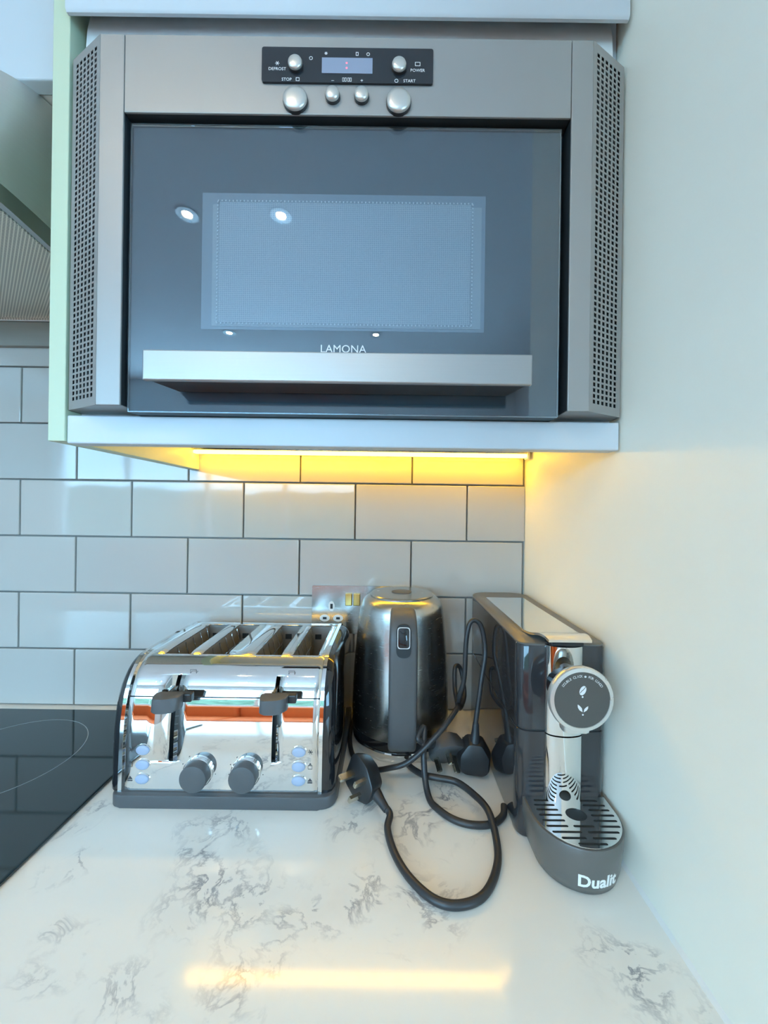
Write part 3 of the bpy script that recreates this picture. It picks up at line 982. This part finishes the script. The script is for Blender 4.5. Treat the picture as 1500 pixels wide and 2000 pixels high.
# ------------------------------------------------------------------ coffee machine
CX0, CX1, CF, CB, CT = 146, 243, 424, 692, 217
CXM = (CX0 + CX1) / 2
coffee = thing('coffee_machine', 'narrow dark grey capsule coffee machine with chrome column against the right wall', 'coffee machine', (CXM, 540, 0))
foot = rounded([(CX0, CF), (CX1, CF), (CX1, CB), (CX0, CB)], [16, 12, 34, 34], 8)
def ins(poly, k):
    return [((p[0] - CXM) * (1 - k / 48.5) + CXM, (p[1] - 558) * (1 - k / 134) + 558) for p in poly]
mb = MB(); mb.loft([[(p[0], p[1], z) for p in ins(foot, k)] for k, z in ((4, .3), (1.5, 2), (0, 8), (0, 119.6), (.6, 120.2))]); mb.build('lower_body', 'machine', coffee, smooth=40)
mb = MB(); mb.loft([[(p[0], p[1], z) for p in ins(foot, 1.2)] for z in (120, 122)]); mb.build('body_seam', 'void', coffee)
mb = MB(); mb.loft([[(p[0], p[1], z) for p in ins(foot, k)] for k, z in ((.6, 121.4), (0, 122), (0, 213), (.8, 215))]); mb.build('upper_body', 'machine', coffee, smooth=40)
mb = MB(); mb.loft([[(p[0], p[1], z) for p in ins(foot, k)] for k, z in ((.4, 215), (.4, 216.5), (1.5, 217.3))]); mb.build('top_cover', 'machine_top', coffee, smooth=40)
# lever on top: long flat blade with an upturned front lip
lp = catmull([(0, 640, 218.2), (0, 560, 218.6), (0, 480, 219.2), (0, 458, 219.8), (0, 444, 222.0), (0, 430, 226), (0, 418, 227.5), (0, 408, 225.5)], 5)
mb = MB()
rings = []
for i, p in enumerate(lp):
    s = i / (len(lp) - 1)
    hw = 31 - 8 * max(0, (s - .35) / .65)
    rings.append([(CXM - hw, p.y, p.z - 1.3), (CXM + hw, p.y, p.z - 1.3), (CXM + hw, p.y, p.z + 1.3), (CXM - hw, p.y, p.z + 1.3)])
mb.loft(rings); mb.build('lever', 'chrome', coffee, smooth=35)
# chrome column down the front
col = [(-20.5, 10), (-20, -3), (-14, -9), (0, -11.5), (14, -9), (20, -3), (20.5, 10)]
colp = [(p.x, p.y) for p in catmull([(a, b, 0) for a, b in col], 5)]
mb = MB(); mb.prism(colp, lambda p: (CXM + p[0], CF + p[1], 44), lambda p: (CXM + p[0], CF + p[1], 120)); mb.build('column', 'chrome', coffee, smooth=40)
mb = MB(); mb.prism(colp, lambda p: (CXM + p[0], CF + p[1], 121.6), lambda p: (CXM + p[0], CF + p[1], 217)); mb.build('column', 'chrome', coffee, smooth=40)
mb = MB(); mb.box(CXM - 18, CXM + 18, 414, CF + 8, 217.2, 222.5, bevel=1.5); mb.build('lever_pivot', 'black', coffee)
# brewing head and dial
DZ = 176
mb = MB(); mb.lathe([(21, CF - 6 - 386), (21, 12), (24, 4), (26, 1)], (CXM, 386, DZ), axis='d', seg=48); head = mb.build('brew_head', 'gloss_black', coffee, smooth=40)
mb = MB(); mb.lathe([(27, 5), (32, 2.5), (32.5, -2), (31.5, -4), (28, -4.6), (27.6, -3.8)], (CXM, 386, DZ), axis='d', seg=64); mb.build('dial_ring', 'ring', head, smooth=50)
mb = MB(); mb.lathe([(27.6, -3.4), (27.6, -4.1), (1, -4.3)], (CXM, 386, DZ), axis='d', seg=64); dial = mb.build('dial_face', 'disc', head, smooth=40)
mb = MB(); mb.prism(rounded([(-12, -8), (14, -8), (14, 8), (-12, 8)], 4), lambda p: (CXM - 2 + p[0], 396 + p[1], 139), lambda p: (CXM - 2 + p[0], 396 + p[1], 152), bevel=1); mb.build('spout', 'ring', coffee, smooth=40)
FDD = 386 - 4.35
msg = 'DOUBLE CLICK ● FOR LUNGO'
mb = MB()
span = math.radians(106)
for i, ch in enumerate(msg):
    if ch == ' ':
        continue
    t = span / 2 - span * i / (len(msg) - 1)
    if ch == '●':
        v, f = curve_mesh([oval(0, .9, 1.1, 1.1, 12)], extrude=.05)
    else:
        v, f = curve_mesh(text=ch, size=3.5, extrude=.05)
    c, s = math.cos(t), math.sin(t)
    rr = 22.6
    mb.add(v, f, lambda q, c=c, s=s: (CXM + (q[0] * c - (q[1] + rr) * s), FDD - q[2], DZ + (q[0] * s + (q[1] + rr) * c)))
mb.build('lettering', 'print', dial)
bean = [(p[0] * .8 + p[1] * .25, p[1]) for p in oval(0, 0, 4.0, 4.6, 28)]
cut = [(p[0], p[1]) for p in [(-2.6, -2.9), (-.6, -.4), (.6, .4), (2.9, 3.4), (2.4, 3.8), (.1, .9), (-1.1, .1), (-3.1, -2.5)]]
icon([bean, cut], CXM + .5, DZ + 9.5, FDD, 'print', dial, 'bean_icon')
icon([oval(0, 0, .9, .9, 12)], CXM + .3, DZ + 3.2, FDD, 'print', dial, 'bean_icon')
leaf = [(0, -3), (-.8, 1), (-3, 3.4), (-5, 4.6), (-4.8, 1.6), (-3.2, -1)]
icon([leaf], CXM + .5, DZ - 9, FDD, 'print', dial, 'leaf_icon')
icon([[(-x * .9 + .2, y * .8 - .6) for x, y in leaf]], CXM + 1.3, DZ - 9, FDD, 'print', dial, 'leaf_icon')
icon([oval(0, 0, .9, .9, 12)], CXM + .8, DZ - 14.5, FDD, 'print', dial, 'leaf_icon')
# drip tray
TR, TCX, TCD, TZ = 45.5, 197.5, 402, 46
def tray(r, back):
    arc = [(TCX + r * math.cos(t), TCD + r * math.sin(t)) for t in [math.pi + math.pi * k / 32 for k in range(33)]]
    return [(TCX - r, back)] + arc + [(TCX + r, back)]
tr = MB(); tr.loft([[(p[0], p[1], z) for p in tray(r, CF + 3)] for r, z in ((37, .3), (40, 2.5), (42.5, 12), (44.8, 32), (TR, TZ), (TR - .6, TZ + 1.2))]); trayo = tr.build('drip_tray', 'machine_top', coffee, smooth=40)
mb = MB(); mb.loft([[(p[0], p[1], z) for p in tray(TR - 2.2, CF - .6)] for z in (TZ + 1.25, TZ + 1.45)]); mb.build('tray_well', 'void', trayo)
holes = [oval(TCX + 1, 399, 10.5, 8.5, 28)]
rowsl = [(418, [(-36, -17), (-13, 6), (10, 33)]), (411.5, [(-38, -16), (14, 38)]), (405, [(-38, -15), (17, 39)]), (398, [(-38, -14), (16, 40)]), (391, [(-37, -14), (15, 39)]), (384, [(-36, -14), (-9, 12), (17, 38)]), (377, [(-33, -4), (2, 33)]), (370, [(-27, -3), (3, 26)]), (363.5, [(-14, 14)])]
for d, segs in rowsl:
    for a, b in segs:
        holes.append(stadium(TCX + a, TCX + b, d, 2.7))
v, f = curve_mesh([tray(TR - 2, CF - .2)] + holes, extrude=.6)
mb = MB(); mb.add(v, f, lambda q: (q[0], q[1], TZ + 2.2 + q[2])); mb.build('tray_grille', 'chrome', trayo)
v, f = curve_mesh(text='Dualit', size=16.5, extrude=.12, bold=.45)
mb = MB()
def wrap(q):
    z = 11 + q[1]
    r = 42.2 + (z - 12) * .115 + .35 + q[2]
    t = (q[0] + 4) / 43.5
    return (TCX + r * math.sin(t), TCD - r * math.cos(t), z)
mb.add(v, f, wrap); mb.build('lettering', 'print_white', trayo)

# ------------------------------------------------------------------ power cords with plugs
def plug(parent, at, pin_dir, cord_dir, tone='black'):
    """Three-pin plug: body, three pins, strain relief; returns the cord's starting point."""
    p = Vector(pin_dir).normalized()
    c = Vector(cord_dir); c = (c - p * c.dot(p)).normalized()
    w = p.cross(c)
    A = Vector(at)
    fn = lambda x, y, z: A + w * x + c * y + p * z
    body = rounded([(-23, -20), (-24, 4), (-11, 24), (11, 24), (24, 4), (23, -20), (15, -25), (-15, -25)], 5, 3)
    t = MB()
    t.loft([[fn(q[0] * k, q[1] * k, z) for q in body] for k, z in ((.55, -13), (.78, -11.5), (.92, -3), (1, 6), (1, 9), (.95, 10))])
    b = t.build('plug', tone, parent, smooth=45)
    def pin(x, y, a, e, l):
        t = MB()
        cs = [(-a, -e), (a, -e), (a, e), (-a, e)]
        t.loft([[fn(x + q[0] * k, y + q[1] * k, z) for q in cs] for k, z in ((1, 9.5), (1, 10 + l - 1.5), (.7, 10 + l))])
        t.build('pin', 'pin', b)
    pin(0, -12, 2, 4, 22)
    pin(-11, 9.5, 3.2, 2, 17.5)
    pin(11, 9.5, 3.2, 2, 17.5)
    t = MB(); t.tube([fn(0, y, -2) for y in (18, 26, 34, 44)], [7.5, 6.5, 5.2, 4.4], 12); t.build('strain_relief', 'cable', b, smooth=40)
    return fn(0, 42, -2)

def cord(name, label, at, plug_at, pin_dir, cord_dir, path, r=3.3, tone='black'):
    o = thing(name, label, 'power cord', at)
    s = plug(o, plug_at, pin_dir, cord_dir, tone)
    c = Vector(cord_dir).normalized()
    pts = catmull([tuple(s - c * 4), tuple(s + c * 8)] + path, 8)
    t = MB(); t.tube(pts, r, 12); t.build('cable', 'cable', o, smooth=60)
    return o

cord('power_cord', 'black cord with three-pin plug looping across the worktop in front of the kettle', (-20, 480, 0),
     (-26, 482, 25), (-.74, -.66, .12), (.62, -.70, -.33),
     [(3, 430, 5.5), (10, 402, 4.3), (25, 374, 4.3), (47, 353, 4.3), (70, 349, 4.3), (94, 359, 4.3), (113, 386, 4.3), (121, 415, 6), (120, 447, 14), (108, 474, 14), (91, 494, 14), (68, 501, 14), (50, 508, 13), (38, 526, 8), (31, 541, 5)], r=4.0)
cord('power_cord', 'black cord hanging in a tall loop, its plug standing by the coffee machine', (118, 522, 0),
     (121, 528, 26), (.10, .98, -.1), (.05, -.03, 1),
     [(132, 536, 128), (139, 545, 165), (133, 549, 200), (119, 548, 205), (112, 545, 180), (109, 541, 128), (103, 547, 95), (111, 578, 66), (124, 612, 72), (120, 627, 105), (109, 615, 112), (106, 598, 86), (104, 565, 80), (97, 532, 88), (72, 507, 72), (33, 499, 38), (4, 505, 23), (-22, 524, 9), (-46, 556, 4), (-56.6, 600, 3.7), (-56.6, 645, 3.7), (-52, 690, 6)], r=3.4)
cord('power_cord', 'black cord curling from the coffee machine to a plug lying beside the kettle', (80, 530, 0),
     (81, 534, 34), (.20, -.75, -.55), (-.66, .05, .60),
     [(52, 525, 66), (50, 508, 44), (51, 495, 17), (55, 477, 4.2), (63, 462, 4.2), (78, 447, 4.2), (98, 439, 4.2), (122, 440, 4.2), (138, 450, 6), (143, 462, 9)], r=3.9, tone='grey_plastic')

# ------------------------------------------------------------------ ceiling downlights and blind (seen mirrored in the door glass)
for (x, d), where in (((-430, -690), 'nearest the wall unit'), ((-790, -690), 'nearest the hob'), ((-1040, -1680), 'deep in the room, left'), ((-100, -1680), 'deep in the room, right')):
    t = thing('downlight', 'small round ceiling downlight ' + where + ', mirrored in the oven door', 'light', (x, d, CEIL - 6), 'ceiling downlights')
    mb = MB(); v, f = curve_mesh([oval(0, 0, 40, 40, 40), oval(0, 0, 20, 20, 40)], extrude=2.5); mb.add(v, f, lambda q, x=x, d=d: (x + q[0], d + q[1], CEIL - 2.6 + q[2])); mb.build('bezel', 'ring', t)
    mb = MB(); mb.lathe([(18, -1.5), (18, -.2)], (x, d, CEIL), seg=32); mb.build('lamp', 'lamp', t)
bl = thing('roller_blind', 'grey green roller blind half down over the side window', 'blind', (1090, -1350, 620))
mb = MB(); mb.box(1084, 1086, -2120, -580, 640, 1210); mb.build('cloth', 'blind', bl)
mb = MB(); mb.box(1078, 1092, -2120, -580, 628, 642, bevel=3); mb.build('bottom_bar', 'frame', bl)
mb = MB(); mb.box(1062, 1098, -2130, -570, 1210, 1260, bevel=6); mb.build('roller_case', 'frame', bl)

# greenery beyond the window; hedge form added to mask low sky in reflections
mb = MB()
hv, hf = [], []
HN, HM = 60, 16
for i in range(HN + 1):
    for k in range(HM + 1):
        hv.append((-7000 + i * 150 + random.uniform(-40, 40), -6200 + random.uniform(-130, 130) - 300 * (k / HM) ** 4, FLOOR + 1650 * k / HM + random.uniform(-40, 40)))
for i in range(HN):
    for k in range(HM):
        a = i * (HM + 1) + k
        hf.append((a, a + 1, a + HM + 2, a + HM + 1))
n0 = len(hv)
for i in range(HN + 1):
    for k in (0, HM):
        hv.append((hv[i * (HM + 1) + k][0], -7100, hv[i * (HM + 1) + k][2]))
for i in range(HN):
    a, b = i * (HM + 1) + HM, (i + 1) * (HM + 1) + HM
    hf.append((a, n0 + i * 2 + 1, n0 + i * 2 + 3, b))
    hf.append((n0 + i * 2, n0 + i * 2 + 2, n0 + i * 2 + 3, n0 + i * 2 + 1))
mb.add(hv, hf)
tag(mb.build('sky_mask_hedge', 'hedge', smooth=80), 'green hedge outside the window, added to mask the low sky mirrored in the tiles', 'hedge')

sofa = thing('sofa', 'orange upholstered sofa under the window, mirrored in the toaster front', 'sofa', (-1600, -2200, FLOOR))
mb = MB(); mb.box(-2900, -300, -2580, -1850, FLOOR + 60, FLOOR + 300, bevel=30); mb.build('seat_base', 'orange', sofa, smooth=40)
for k in range(3):
    mb = MB(); mb.box(-2890 + k * 862, -2890 + k * 862 + 855, -2380, -1840, FLOOR + 302, FLOOR + 440, bevel=45, seg=3); mb.build('seat_cushion', 'orange', sofa, smooth=40)
    mb = MB(); mb.box(-2890 + k * 862, -2890 + k * 862 + 855, -2580, -2390, FLOOR + 302, FLOOR + 860, bevel=45, seg=3); mb.build('back_cushion', 'orange', sofa, smooth=40)
for x in (-2880, -340):
    for d in (-2540, -1900):
        mb = MB(); mb.box(x, x + 40, d, d + 40, FLOOR + .5, FLOOR + 62); mb.build('leg', 'black', sofa)
